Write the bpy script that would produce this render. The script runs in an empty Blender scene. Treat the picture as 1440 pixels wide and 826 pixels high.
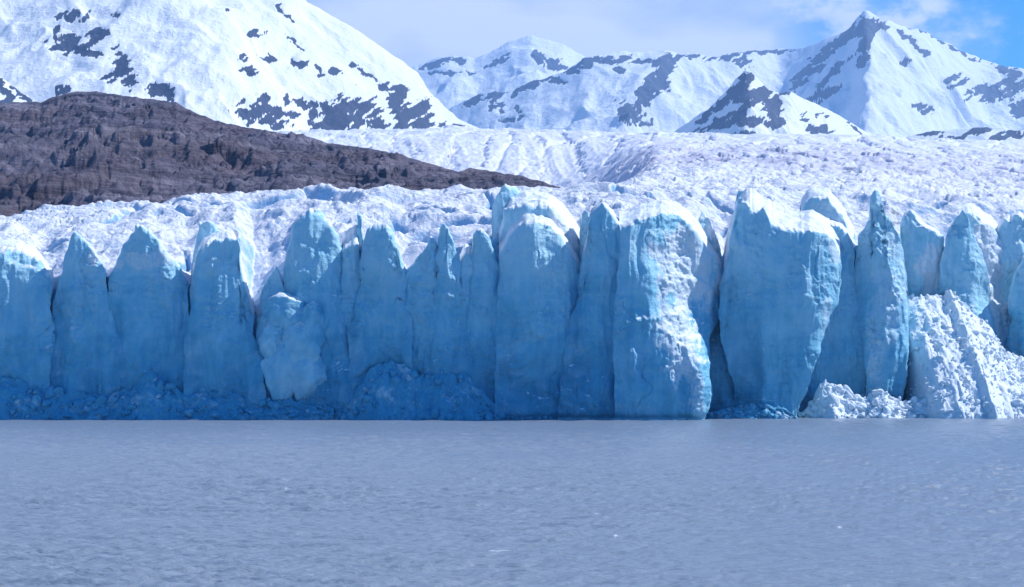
import bpy, math
import numpy as np

R = math.radians
col = bpy.context.scene.collection
F, HX, HY, CH = 2000.0, 720.0, 540.0, 6.0        # focal length and horizon in photo pixels, eye height in metres


# ------------------------------------------------------------------ noise
def _h(ix, iy, seed):
    n = (ix.astype(np.int64) * 374761393 + iy.astype(np.int64) * 668265263 + seed * 974634777) & 0xffffffff
    n = ((n ^ (n >> 13)) * 1274126177) & 0xffffffff
    n = ((n ^ (n >> 15)) * 2246822519) & 0xffffffff
    return ((n ^ (n >> 16)) & 0xffffff) / float(0xffffff)


def perlin(x, y, seed=0):
    x, y = np.broadcast_arrays(np.asarray(x, float), np.asarray(y, float))
    x0, y0 = np.floor(x), np.floor(y)
    fx, fy = x - x0, y - y0
    u = fx * fx * fx * (fx * (fx * 6 - 15) + 10)
    v = fy * fy * fy * (fy * (fy * 6 - 15) + 10)

    def g(dx, dy):
        a = _h(x0 + dx, y0 + dy, seed) * 2 * np.pi
        return np.cos(a) * (fx - dx) + np.sin(a) * (fy - dy)
    a = g(0, 0) * (1 - u) + g(1, 0) * u
    b = g(0, 1) * (1 - u) + g(1, 1) * u
    return (a * (1 - v) + b * v) * 1.5


def fbm(x, y, seed=0, oct=4, gain=.5, lac=2.03):
    t, a = 0, 1.0
    for i in range(oct):
        t = t + a * perlin(x, y, seed + i * 17)
        x, y = x * lac + 13.7, y * lac - 7.1
        a *= gain
    return t


def ridged(x, y, seed=0, oct=4, gain=.5, lac=2.1):
    t, a, w = 0, 1.0, 0
    for i in range(oct):
        t = t + a * (1 - np.abs(perlin(x, y, seed + i * 31)) * 1.6)
        w += a
        x, y = x * lac + 3.3, y * lac + 9.2
        a *= gain
    return t / w


def facets(x, y, seed=0, tilt=1.0):
    """cellular field: every cell is a plane of its own; returns (height, distance to the border)"""
    x, y = np.broadcast_arrays(np.asarray(x, float), np.asarray(y, float))
    x0, y0 = np.floor(x), np.floor(y)
    f1 = np.full(x.shape, 9.); f2 = np.full(x.shape, 9.); val = np.zeros(x.shape)
    for dx in (-1, 0, 1):
        for dy in (-1, 0, 1):
            cx, cy = x0 + dx, y0 + dy
            px, py = cx + _h(cx, cy, seed), cy + _h(cx, cy, seed + 1)
            ex, ey = x - px, y - py
            d = ex * ex + ey * ey
            h = (_h(cx, cy, seed + 2) - .5) + tilt * ((_h(cx, cy, seed + 3) - .5) * 2 * ex + (_h(cx, cy, seed + 4) - .5) * 2 * ey)
            near = d < f1
            f2 = np.where(near, f1, np.minimum(f2, d))
            val = np.where(near, h, val)
            f1 = np.where(near, d, f1)
    return val, np.sqrt(f2) - np.sqrt(f1)


def sm(a, b, x):
    t = np.clip((x - a) / (b - a), 0, 1)
    return t * t * (3 - 2 * t)


def lut(pts, x):
    """smoothed interpolation through (x, value) pairs"""
    p = sorted(pts)
    return np.interp(x, [q[0] for q in p], [q[1] for q in p])


def wx(px, Y): return (px - HX) * Y / F
def wz(py, Y): return CH + (HY - py) * Y / F


# ------------------------------------------------------------------ meshes
def make_mesh(name, V, Q, mat, parent=None, attrs=None, smooth=True):
    V = np.asarray(V, np.float32); Q = np.asarray(Q, np.int32)
    me = bpy.data.meshes.new(name)
    me.vertices.add(len(V)); me.vertices.foreach_set('co', V.ravel())
    k = Q.shape[1]
    me.loops.add(Q.size); me.loops.foreach_set('vertex_index', Q.ravel())
    me.polygons.add(len(Q))
    me.polygons.foreach_set('loop_start', np.arange(len(Q), dtype=np.int32) * k)
    me.polygons.foreach_set('loop_total', np.full(len(Q), k, np.int32))
    me.polygons.foreach_set('use_smooth', np.full(len(Q), smooth, bool))
    me.update(calc_edges=True); me.validate()
    for an, av in (attrs or {}).items():
        at = me.attributes.new(an, 'FLOAT', 'POINT')
        at.data.foreach_set('value', np.asarray(av, np.float32).ravel())
    me.materials.append(mat)
    o = bpy.data.objects.new(name, me); col.objects.link(o)
    if parent: o.parent = parent
    return o


def grid_q(R_, C_, off=0, flip=False):
    i = np.arange(R_ - 1)[:, None] * C_ + np.arange(C_ - 1)[None, :] + off
    q = np.stack([i, i + 1, i + C_ + 1, i + C_], -1).reshape(-1, 4)
    return q[:, ::-1] if flip else q


def tag(o, label=None, cat=None, group=None, kind=None):
    if label: o['label'] = label
    if cat: o['category'] = cat
    if group: o['group'] = group
    if kind: o['kind'] = kind
    return o


# ------------------------------------------------------------------ materials
class NT:
    def __init__(s, name):
        s.m = bpy.data.materials.new(name); s.m.use_nodes = True
        s.t = s.m.node_tree; s.n = s.t.nodes; s.n.clear()
        s.out = s.n.new('ShaderNodeOutputMaterial')

    def new(s, ty, **kw):
        n = s.n.new('ShaderNode' + ty)
        for k, v in kw.items(): setattr(n, k, v)
        return n

    def link(s, a, b): s.t.links.new(a, b)

    def set(s, sock, v):
        if isinstance(v, bpy.types.NodeSocket): s.link(v, sock)
        else: sock.default_value = v

    def noise(s, scale, detail=4, rough=.55, vec=None, stretch=None, dist=0):
        n = s.new('TexNoise'); n.inputs['Scale'].default_value = scale
        n.inputs['Detail'].default_value = detail; n.inputs['Roughness'].default_value = rough
        n.inputs['Distortion'].default_value = dist
        if vec is None:
            tc = s.new('TexCoord'); vec = tc.outputs['Object']
        if stretch:
            mp = s.new('Mapping'); mp.inputs['Scale'].default_value = stretch
            s.link(vec, mp.inputs['Vector']); vec = mp.outputs['Vector']
        s.link(vec, n.inputs['Vector'])
        return n.outputs['Fac']

    def ramp(s, fac, stops):
        r = s.new('ValToRGB'); e = r.color_ramp.elements
        while len(e) < len(stops): e.new(.5)
        for el, (p, c) in zip(e, stops):
            el.position = p
            el.color = (*c, 1) if not isinstance(c, (int, float)) else (c, c, c, 1)
        s.set(r.inputs['Fac'], fac)
        return r.outputs['Color']

    def mix(s, f, a, b, mode='MIX'):
        n = s.new('MixRGB', blend_type=mode)
        for k, v in ((0, f), (1, a), (2, b)):
            if isinstance(v, tuple) and len(v) == 3: v = (*v, 1)
            s.set(n.inputs[k], v)
        return n.outputs[0]

    def math(s, op, a, b=0., c=None):
        n = s.new('Math', operation=op)
        s.set(n.inputs[0], a); s.set(n.inputs[1], b)
        if c is not None: s.set(n.inputs[2], c)
        return n.outputs[0]

    def attr(s, name):
        return s.new('Attribute', attribute_name=name).outputs['Fac']

    def up(s):
        g = s.new('NewGeometry'); x = s.new('SeparateXYZ')
        s.link(g.outputs['Normal'], x.inputs[0])
        return x.outputs['Z']

    def bump(s, h, strength, dist):
        b = s.new('Bump'); b.inputs['Strength'].default_value = strength
        b.inputs['Distance'].default_value = dist
        s.link(h, b.inputs['Height'])
        return b.outputs['Normal']

    def bsdf(s, color, rough=.6, normal=None, spec=.5, **kw):
        p = s.new('BsdfPrincipled')
        s.set(p.inputs['Base Color'], (*color, 1) if isinstance(color, tuple) else color)
        s.set(p.inputs['Roughness'], rough)
        p.inputs['Specular IOR Level'].default_value = spec
        if normal is not None: s.link(normal, p.inputs['Normal'])
        for k, v in kw.items(): s.set(p.inputs[k], v)
        s.link(p.outputs[0], s.out.inputs['Surface'])
        return p


SNOW = (.84, .87, .91)


def mat_ice():
    t = NT('blue_glacier_ice')
    big = t.noise(.10, 5, .6, dist=.6)
    streak = t.noise(.55, 5, .6, stretch=(1, 1, .12))
    layer = t.noise(.35, 4, .6, stretch=(.12, .12, 2.2))
    fine = t.noise(2.2, 6, .65)
    # dense ice is bluer; fading of light down the face is painted in too
    d = t.math('ADD', t.attr('ice_tone_shade'), t.math('MULTIPLY', t.math('SUBTRACT', big, .5), 1.25))
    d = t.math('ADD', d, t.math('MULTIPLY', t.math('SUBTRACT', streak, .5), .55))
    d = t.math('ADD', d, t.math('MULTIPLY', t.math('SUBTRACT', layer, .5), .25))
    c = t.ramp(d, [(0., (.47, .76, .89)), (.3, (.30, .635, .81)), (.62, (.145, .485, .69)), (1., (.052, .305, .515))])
    # a thin whitish film of rime and crushed ice in patches
    film = t.math('MULTIPLY', t.ramp(t.noise(.16, 7, .68, dist=1.2), [(.46, 0.), (.66, 1.)]), t.ramp(t.noise(1.3, 6, .7, stretch=(1, 1, .35)), [(.35, .12), (.7, .68)]))
    c = t.mix(film, c, (.48, .69, .84))
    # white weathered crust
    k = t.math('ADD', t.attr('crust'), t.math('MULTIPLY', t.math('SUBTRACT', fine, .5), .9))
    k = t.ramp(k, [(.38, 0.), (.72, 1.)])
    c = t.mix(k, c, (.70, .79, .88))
    # snow lying on whatever faces up
    u = t.math('ADD', t.up(), t.math('MULTIPLY', t.math('SUBTRACT', fine, .5), .35))
    c = t.mix(t.ramp(u, [(.46, 0.), (.66, 1.)]), c, SNOW)
    # grit frozen in the cracks
    g = t.math('ADD', t.attr('grit'), t.math('MULTIPLY', t.math('SUBTRACT', fine, .5), .5))
    c = t.mix(t.ramp(g, [(.5, 0.), (1.1, .7)]), c, (.03, .08, .16))
    nb = t.bump(t.math('ADD', t.noise(1.6, 8, .68), t.math('MULTIPLY', layer, .6)), .75, .45)
    t.bsdf(c, t.ramp(fine, [(.3, .35), (.7, .62)]), nb, .4)
    return t.m


def mat_rubble():
    t = NT('broken_ice')
    fine = t.noise(1.1, 6, .65)
    k = t.math('ADD', t.attr('crust'), t.math('MULTIPLY', t.math('SUBTRACT', fine, .5), 1.1))
    c = t.mix(t.ramp(k, [(.25, 0.), (.8, 1.)]), (.09, .39, .60), (.76, .83, .90))
    nb = t.bump(t.noise(2.5, 8, .7), .7, .3)
    t.bsdf(c, .6, nb, .35)
    return t.m


def mat_snowcap():
    t = NT('old_snow')
    n1 = t.noise(.25, 6, .62, dist=.5); n2 = t.noise(1.8, 7, .66)
    c = t.mix(t.ramp(n1, [(.3, 0.), (.7, 1.)]), (.74, .83, .90), SNOW)
    d = t.noise(.9, 7, .72, stretch=(1, .4, 1), dist=1.0)
    c = t.mix(t.ramp(d, [(.66, 0.), (.78, .45)]), c, (.30, .36, .44))
    t.bsdf(c, .65, t.bump(t.math('ADD', n2, n1), .7, .5), .25)
    return t.m


def mat_glacier():
    t = NT('crevassed_glacier_surface')
    n1 = t.noise(.05, 7, .66, dist=.6); n2 = t.noise(.35, 8, .68)
    u = t.math('ADD', t.up(), t.math('MULTIPLY', t.math('SUBTRACT', n2, .5), .4))
    ice = t.mix(n1, (.12, .40, .72), (.36, .62, .84))
    c = t.mix(t.ramp(u, [(.30, 0.), (.68, 1.)]), ice, (.77, .805, .895))
    # grey-pink silt melted out of the old ice
    s = t.math('MULTIPLY', t.attr('silt'), t.ramp(t.noise(.018, 8, .72, stretch=(1, .35, 1), dist=1.2), [(.35, .15), (.65, 1.)]))
    c = t.mix(s, c, (.50, .49, .61))
    g = t.noise(.22, 8, .74, dist=.8)
    c = t.mix(t.ramp(g, [(.62, 0.), (.74, .5)]), c, (.20, .26, .36))
    t.bsdf(c, .65, t.bump(t.math('ADD', n2, t.noise(1.4, 5, .6)), .6, .8), .25)
    return t.m


def mat_mountain(scale, snow=SNOW):
    t = NT('snow_and_rock')
    n1 = t.noise(.02 * scale, 9, .7, dist=.8)
    n2 = t.noise(.09 * scale, 7, .7)
    rock = t.mix(n1, (.014, .026, .060), (.052, .070, .125))
    rock = t.mix(t.ramp(n2, [(.55, 0.), (.75, .6)]), rock, (.11, .13, .19))
    k = t.math('ADD', t.attr('rock'), t.math('MULTIPLY', t.math('SUBTRACT', n2, .5), .35))
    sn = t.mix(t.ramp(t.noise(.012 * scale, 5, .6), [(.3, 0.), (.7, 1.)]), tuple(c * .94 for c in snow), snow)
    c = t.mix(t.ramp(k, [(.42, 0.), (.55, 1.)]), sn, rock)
    t.bsdf(c, .75, t.bump(t.math('ADD', n1, n2), .8, 6 / scale), .2)
    return t.m


def mat_rock():
    t = NT('bare_brown_rock')
    n1 = t.noise(.035, 9, .7, dist=1.5, stretch=(.35, .35, 2.6))
    n2 = t.noise(.16, 9, .72, dist=.5)
    n3 = t.noise(.012, 4, .6)
    c = t.ramp(n1, [(.32, (.048, .055, .100)), (.48, (.165, .155, .225)), (.64, (.35, .32, .40))])
    c = t.mix(t.ramp(n3, [(.45, 0.), (.62, .6)]), c, (.135, .095, .115))
    st = t.noise(.03, 6, .65, stretch=(.12, .12, 5.), dist=.8)
    c = t.mix(t.ramp(st, [(.42, 0.), (.5, .4), (.56, 0.)]), c, (.22, .20, .24))
    c = t.mix(t.ramp(st, [(.52, 0.), (.58, .4), (.64, 0.)]), c, (.03, .035, .06))
    c = t.mix(t.ramp(n2, [(.56, 0.), (.72, .8)]), c, (.018, .022, .042))
    c = t.mix(t.ramp(t.noise(.4, 8, .7), [(.62, 0.), (.70, .6)]), c, (.34, .32, .38))
    t.bsdf(c, .85, t.bump(t.math('ADD', n1, n2), 1., 4.), .2)
    return t.m


def mat_water():
    t = NT('milky_lake_water')
    n = t.noise(.03, 5, .6, stretch=(.5, 1, 1))
    c = t.mix(n, (.192, .247, .320), (.228, .287, .362))
    sx = t.new('Attribute', attribute_name='foam').outputs['Fac']
    c = t.mix(sx, c, (.8, .85, .9))
    nb = t.bump(t.noise(5., 6, .65, stretch=(.4, 1, 1)), .9, .12)
    t.bsdf(c, .22, nb, .5, IOR=1.33)
    return t.m


ICE, RUB, CAP, GLA, ROCK, WAT = mat_ice(), mat_rubble(), mat_snowcap(), mat_glacier(), mat_rock(), mat_water()


# ------------------------------------------------------------------ ice towers of the front
_n = [0]


def tower(name, label, top, Y=240., left=None, right=None, base=592, plan=((0, .8), (.12, .12), (.5, 0), (.88, .12), (1, .8)), low=((0, .12), (.5, 0), (1, .12)), split=None,
          foot=8., lean=.012, r=1.1, D=16., ts=.10, rough=1., tone_shade=(.10, .98), frost=.34, crust=None, grit=None, cap=True, hang=0., jag=.35, cat='ice tower', ridge=None):
    """one calved pillar: a cleaved front face with its own plan, a rounded crest, snow lying on the sloping top, side walls"""
    _n[0] += 1; sd = _n[0] * 101
    x0, x1 = top[0][0], top[-1][0]
    left = left or [(x0, top[0][1]), (x0, base)]
    right = right or [(x1, top[-1][1]), (x1, base)]
    wpx = max(x1 - x0, max(p[0] for p in right) - min(p[0] for p in left))
    C = int(np.clip(wpx * 1.0, 26, 230))
    N = 215
    u = np.linspace(0, 1, C)
    xt = x0 + (x1 - x0) * u
    pl = lut(plan, u)
    k = np.ones(9) / 9.
    pl = np.convolve(np.pad(pl, 4, mode='edge'), k, 'valid')
    Ye = Y + pl
    Ht = wz(lut(top, xt), Ye)
    Ht = Ht + jag * fbm(xt / 9., xt * 0 + sd, sd, 4) * np.clip(np.sin(np.pi * u) * 3, 0, 1)
    s = np.linspace(0, 1, N)
    zb = -1.5
    Z = zb + (Ht[None, :] - zb) * s[:, None]
    py = HY - (Z - CH) * F / Y
    xl = lut([(p[1], p[0]) for p in left], py); xr = lut([(p[1], p[0]) for p in right], py)
    xs = xl + (xr - xl) * u[None, :]
    foot = foot * sm(.88, .70, s)[:, None]           # the pillars grow into one wall at the foot
    xs = xs + foot * (2 * u[None, :] - 1)
    w = sm(.55, 1., s)[:, None]
    px = xs * (1 - w) + xt[None, :] * w
    X = wx(px, Ye[None, :])
    X = X + .35 * rough * fbm(Z / 4., u[None, :] * 1.5 + sd, sd + 1, 4)
    # front
    y = Y + pl[None, :] * np.ones_like(Z) + lean * Z
    if low:          # another plan at the foot of the face
        pw = np.convolve(np.pad(lut(low, u), 4, mode='edge'), k, 'valid')
        y = y + (pw - pl)[None, :] * (1 - sm(.3, .75, s))[:, None]
    y = y - hang * sm(.1, .9, s)[:, None]
    A = rough
    fx = X + 300 + sd
    wob = 2.0 * fbm(fx / 9, Z / 9, sd + 40, 3)
    y = y + A * .5 * fbm(fx / 9., Z / 20., sd + 2, 3) + 1.0 * fbm(X / 9., Z / 16., 2, 3)
    # broad conchoidal scars and vertical flutes of the calved face
    fh, fb = facets((fx + wob) / 5.5, (Z + wob) / 12., sd + 4, 1.1)
    soft = sm(0, .5, fb)
    y = y + A * .42 * fh * soft
    y = y + A * .38 * fbm((fx + wob * .6) / 2.6, Z / 20., sd + 3, 3)
    y = y + A * .10 * fbm((fx + wob * .3) / .8, Z / 9., sd + 15, 3)
    ob, bb = facets((X + .5 * Z + 1.6 * wob) / 9., (Z - .3 * X + wob) / 8., 77, 1.0)
    y = y + A * .7 * ob * sm(0, .45, bb)
    rg = sm(-.15, .35, fbm(fx / 7., Z / 7., sd + 16, 2))          # rough patches beside smooth ones
    fh, fb = facets((fx + wob * .5) / 1.3, (Z - wob * .4) / 1.6, sd + 5, 1.2)
    y = y + A * .17 * fh * rg
    y = y + A * .16 * fbm(fx / 1.1, Z / .9, sd + 8, 5) * (.25 + rg)
    cr = np.abs(perlin((fx + 1.5 * wob) / 9., (Z + wob) / 40., sd + 6))
    crack = np.exp(-(cr / .012) ** 2) * sm(.12, .4, perlin(fx / 8, Z / 12, sd + 7))
    y = y + A * .25 * crack
    y = y + .7 * np.exp(-((Z - .25) / .45) ** 2)          # melt notch at the waterline
    # crest rounding
    tt = np.clip((Z - (Ht[None, :] - r)) / r, 0, 1)
    y = y + r * .75 * (1 - np.sqrt(1 - tt * tt * .985))
    # top
    V = np.concatenate([np.linspace(.05, 3, 16), np.linspace(3.3, D, 26)])
    yt = y[-1][None, :] + V[:, None]
    m = np.clip(V / 2., 0, 1)[:, None] * np.clip(np.sin(np.pi * u) * 4, 0, 1)[None, :]
    xb = X[-1][None, :] * (1 + V[:, None] / Y)
    rr = ridge if ridge else 0.
    n9 = max(5, int(C * .22)) | 1
    Hs = np.convolve(np.pad(Ht, n9 // 2, mode='edge'), np.ones(n9) / n9, 'valid')
    ev = np.exp(-V / 1.2)[:, None]
    Hs = np.minimum(Hs, Ht + .6)
    zt = Ht[None, :] * ev + Hs[None, :] * (1 - ev) + ts * V[:, None] + m * (.40 * fbm(xb / 3.5, yt / 3.5, sd + 9, 4) + .5 * (ridged(xb / 6., yt / 5., sd + 10, 3) - .6))
    zt = zt - rr * V[:, None] * (u[None, :])
    dn = tone_shade[0] + (tone_shade[1] - tone_shade[0]) * np.clip((Ht.max() - Z) / 30., 0, 1)  # darker towards the foot: top-lit glow through the ice put into the colour
    fr = frost * sm(0, 1, 1 - (Ht[None, :] - Z) / 6. + .8 * fbm(fx / 2.5, Z / 2.5, sd + 12, 4)) if frost else np.zeros_like(Z)
    cm = fr
    pyg = HY - (Z - CH) * F / Y
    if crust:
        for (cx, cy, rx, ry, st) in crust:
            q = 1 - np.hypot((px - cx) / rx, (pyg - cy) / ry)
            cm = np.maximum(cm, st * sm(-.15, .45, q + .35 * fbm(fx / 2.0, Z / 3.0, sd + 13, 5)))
    gm = .12 * crack
    if grit:
        for (cx, cy, rx, ry, st) in grit:
            q = 1 - np.hypot((px - cx) / rx, (pyg - cy) / ry)
            gm = np.maximum(gm, st * sm(-.1, .6, q + .6 * fbm(fx / .9, Z / 2.0, sd + 14, 4)))
    VV = [np.stack([X, y, Z], -1).reshape(-1, 3)]
    QQ = [grid_q(N, C)]
    at = {'ice_tone_shade': [dn.ravel()], 'crust': [np.broadcast_to(cm, Z.shape).ravel()], 'grit': [gm.ravel()]}

    def add(P, q, d=.4, c=0.):
        off = sum(len(v) for v in VV)
        VV.append(P.reshape(-1, 3)); QQ.append(q + off)
        n = P.reshape(-1, 3).shape[0]
        at['ice_tone_shade'].append(np.full(n, d)); at['crust'].append(np.full(n, c)); at['grit'].append(np.zeros(n))
    # side walls, running back into the glacier
    K = 14
    for cI, sg in ((0, -1), (-1, 1)):
        dv = np.linspace(0, D, K)
        Xc = np.repeat(X[:, cI][:, None], K, 1) * (1 + dv[None, :] / Y); Yc = y[:, cI][:, None] + dv[None, :]
        Zc = np.repeat(Z[:, cI][:, None], K, 1) + ts * dv[None, :] * sm(.9, 1, s)[:, None]
        nz = np.clip(dv / 1.5, 0, 1)[None, :]
        Xc = Xc + nz * (A * .4 * fbm(Yc / 5, Zc / 9, sd + 20 + cI, 4) - sg * .01 * dv[None, :])
        P = np.stack([Xc, Yc, Zc], -1)
        add(P, grid_q(N, K, 0, flip=(sg < 0)), .45)
    # back
    B0 = np.stack([X * (1 + D / Y), np.repeat((y[-1] + D)[None, :], N, 0), Z + ts * D * sm(.9, 1, s)[:, None]], -1)[::8]
    add(B0, grid_q(B0.shape[0], C, 0, True))
    T = np.concatenate([np.stack([X[-1], y[-1], Ht], -1)[None], np.stack([xb, yt, zt], -1)], 0)
    if not cap:
        add(T, grid_q(T.shape[0], C), .2, .3)
    base_ = bpy.data.objects.new(name, None); col.objects.link(base_)
    org = np.array([wx((x0 + x1) / 2, Y), Y, 0.])
    base_.location = org; base_.empty_display_size = .5
    tag(base_, label, cat, 'ice towers of the glacier front')
    at = {k_: np.concatenate(v_) for k_, v_ in at.items()}
    VA = np.concatenate(VV) - org; QA = np.concatenate(QQ)

    def part(nm, q, mat):
        ids, inv = np.unique(q, return_inverse=True)
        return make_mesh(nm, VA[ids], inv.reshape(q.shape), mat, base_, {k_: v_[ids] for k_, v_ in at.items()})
    if split:
        nf = (N - 1) * (C - 1)
        c_ = np.arange(nf) % (C - 1)
        fl = np.zeros(len(QA), bool); fl[:nf] = c_ >= int(split * (C - 1))
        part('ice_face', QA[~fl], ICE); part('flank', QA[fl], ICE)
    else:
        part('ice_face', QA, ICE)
    if cap:
        make_mesh('snow_cap', T.reshape(-1, 3) - org, grid_q(T.shape[0], C), CAP, base_)
    return base_


PILLAR = dict(plan=((0, .6), (.15, .1), (.5, 0), (.85, .1), (1, .6)))
FIN = dict(plan=((0, .8), (.3, .2), (.5, 0), (.7, .3), (1, 1.0)), r=.8)

tower('ice_tower', 'broad round-topped blue tower cut off by the left edge, under a white snow rim',
      [(-70, 372), (-40, 350), (0, 345), (27, 350), (50, 362), (66, 386), (70, 404)], Y=239, r=2.6, ts=.22, right=[(68, 400), (66, 480), (62, 592)], D=12)
tower('ice_tower', 'shark-fin shaped blue tower with a dark vertical crack below its pointed tip',
      [(72, 424), (80, 397), (90, 362), (97, 340), (105, 324), (119, 336), (139, 361), (152, 387)], Y=240.1, **FIN,
      left=[(72, 420), (60, 520), (55, 592)], right=[(152, 386), (160, 470), (165, 592)], ts=-.05,
      grit=[(117, 392, 8, 60, .62), (121, 358, 9, 24, .55)], crust=[(133, 358, 14, 20, .7)])
tower('ice_tower', 'wide peaked blue tower with a frosted white band beneath its bluish tip',
      [(153, 386), (157, 378), (170, 347), (182, 328), (193, 313), (206, 321), (219, 336), (242, 365), (258, 390), (264, 402)], Y=240.3, r=1.8, ts=-.02,
      left=[(153, 386), (150, 470), (148, 592)], right=[(264, 398), (266, 470), (268, 592)],
      plan=((0, .8), (.3, .2), (.5, 0), (.75, .4), (1, 1.6)), crust=[(208, 366, 60, 17, .58), (165, 372, 16, 12, .6), (236, 350, 20, 24, .62)])
tower('ice_fin', 'thin pale blue fin rising behind the square-topped tower left of the white gully',
      [(266, 400), (270, 360), (275, 330), (280, 310), (300, 313), (312, 330), (318, 345)], Y=249, r=.7, D=8, ts=-.05, tone_shade=(-.2, .3), cat='ice fin')
tower('ice_tower', 'square-topped blue tower with dirty snow on its flat lip, beside the steep white gully',
      [(268, 405), (272, 370), (277, 352), (287, 342), (300, 337), (320, 333), (333, 333), (337, 372), (345, 410), (356, 448)], Y=239.3, r=.8,
      left=[(268, 405), (267, 500), (266, 592)], right=[(354, 444), (364, 500), (372, 592)], ts=.25, D=10,
      plan=((0, .9), (.1, .1), (.5, 0), (.8, .3), (1, 1.5)), grit=[(285, 343, 9, 4, 1.), (318, 334, 14, 3, .6)])
tower('ice_tower', 'small pointed blue tower squeezed between the white gully and the big round tower',
      [(360, 450), (363, 425), (368, 401), (378, 385), (388, 373), (393, 385), (398, 405)], Y=240.8, **FIN,
      left=[(360, 448), (368, 520), (376, 592)], right=[(398, 405), (402, 500), (404, 592)], ts=0)
tower('ice_tower', 'tall bullet-shaped blue tower with a round top, left of the narrow twin pillars',
      [(397, 405), (399, 375), (402, 352), (407, 332), (413, 314), (422, 299), (433, 291), (445, 293), (457, 305), (466, 318), (473, 330), (479, 346), (483, 366)],
      Y=240.5, r=2.0, ts=-.12, left=[(397, 405), (398, 480), (400, 592)], right=[(482, 362), (484, 430), (486, 592)],
      plan=((0, 1.6), (.15, .5), (.45, 0), (.8, .7), (1, 2.6)), tone_shade=(.0, .98))
tower('ice_tower', 'low flat-topped blue pillar with a dark crack, right of the bullet-shaped tower',
      [(480, 362), (484, 348), (495, 344), (503, 340), (506, 352)], Y=241.6, **PILLAR, r=.7, base=592, ts=.5, D=8)
tower('ice_fin', 'needle-thin dark blue fin standing up beside the bullet-shaped tower',
      [(500, 345), (501, 315), (504, 298), (508, 302), (511, 340)], Y=245, r=.5, D=9, ts=-.1, cat='ice fin', jag=.15)
tower('ice_tower', 'blunt thumb-shaped blue tower in the middle left of the front',
      [(505, 368), (509, 338), (515, 322), (524, 314), (534, 311), (544, 315), (552, 325), (558, 343), (564, 368), (571, 384)], Y=240, r=1.8, ts=-.08,
      left=[(505, 365), (500, 450), (494, 592)], right=[(570, 380), (572, 592)])
tower('ice_tower', 'low blue tower rising in two steps towards the slim shark-tooth fin on its right',
      [(569, 386), (575, 376), (584, 366), (592, 356), (599, 342), (605, 330), (610, 336), (614, 350)], Y=240.8, **PILLAR, ts=.0)
tower('ice_tower', 'slim shark-tooth blue tower with its straight edge on the left',
      [(613, 360), (616, 334), (618, 320), (621, 313), (628, 319), (637, 334), (643, 354), (648, 368)], Y=240.3, **FIN, ts=-.1,
      right=[(648, 366), (654, 450), (658, 592)])
tower('ice_tower', 'lowest narrow blue tower wedged between two pointed ones near the centre',
      [(645, 372), (651, 361), (656, 355), (662, 362), (666, 375)], Y=241.2, **PILLAR, r=.6, ts=.3, D=8)
tower('ice_tower', 'arrowhead blue tower left of the large snow-rimmed central tower',
      [(659, 378), (661, 356), (666, 330), (671, 322), (677, 320), (684, 326), (691, 338), (697, 352), (704, 374)], Y=240.8, r=1.2, ts=-.05,
      plan=((0, 1.), (.2, .2), (.5, 0), (.8, .3), (1, 1.3)), left=[(659, 376), (656, 592)], right=[(703, 370), (708, 592)])
tower('ice_block', 'pale blue ice block with a snow top poking above the large central tower',
      [(690, 306), (692, 288), (699, 272), (704, 262), (711, 258), (722, 262), (734, 272), (744, 282)], Y=256, r=.8, D=10, ts=.0, tone_shade=(-.15, .2), cat='ice block', base=420,
      plan=((0, .8), (.2, 0), (.45, 1.), (1, 5.)))
tower('ice_tower', 'snow-covered back rim standing behind the large central tower',
      [(703, 345), (705, 312), (708, 292), (722, 289), (738, 286), (756, 287), (774, 289), (788, 300), (801, 316), (812, 332), (821, 350), (824, 368)], Y=246, r=1.5, ts=.30, D=14,
      plan=((0, .6), (.3, 0), (.6, .8), (1, 4.)), tone_shade=(-.1, .5), base=420, crust=[(790, 335, 40, 55, 1.)])
tower('ice_tower', 'large central blue tower with a swept snow rim curving down to the right',
      [(703, 356), (709, 342), (717, 329), (728, 315), (738, 308), (752, 308), (770, 313), (782, 322), (792, 333), (803, 350), (811, 362), (818, 378)], Y=239, r=2.6, ts=.34, D=10,
      left=[(703, 352), (706, 450), (704, 592)], right=[(817, 374), (814, 450), (800, 592)],
      plan=((0, 1.4), (.2, .3), (.45, 0), (.75, .6), (1, 2.4)), tone_shade=(-.1, .95))
tower('ice_fin', 'tiny pale fin in the notch right of the large central tower',
      [(814, 352), (816, 320), (819, 302), (824, 294), (829, 300), (834, 320)], Y=247, r=.5, D=6, ts=0, tone_shade=(-.3, .1), cat='ice fin', base=420)
tower('ice_tower', 'dark blue pointed tower leaning against the left of the sunlit layered block',
      [(815, 384), (818, 372), (823, 354), (828, 320), (832, 300), (838, 290), (846, 282), (853, 289), (860, 299), (867, 308), (875, 316), (884, 320)], Y=237.5, r=1.0, ts=.15,
      left=[(815, 380), (806, 450), (792, 592)], right=[(884, 320), (884, 450), (880, 592)], plan=((0, 1.8), (.2, .4), (.5, 0), (.8, .4), (1, .7)))
tower('ice_tower', 'massive block with thin layers whose right flank is white in sunlight',
      [(872, 316), (882, 312), (899, 306), (913, 302), (928, 298), (944, 297), (958, 302), (970, 310), (988, 338), (1003, 356), (1014, 370), (1021, 386)], Y=235, r=1.2, ts=.28, D=14,
      left=[(872, 318), (872, 592)], right=[(1021, 384), (1016, 398), (1002, 426), (985, 470), (977, 500), (974, 560), (968, 592)],
      plan=((0, .2), (.22, 0), (.33, .5), (.45, 3.), (.6, 7.), (.8, 11.5), (1, 16.)), low=((0, .2), (.6, 0), (.84, .4), (.93, 1.6), (1, 3.5)), split=.32, lean=.05, rough=1.15, crust=[(968, 372, 62, 80, .72), (948, 470, 34, 80, .66), (965, 545, 14, 45, .55)], tone_shade=(.2, .7))
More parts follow.
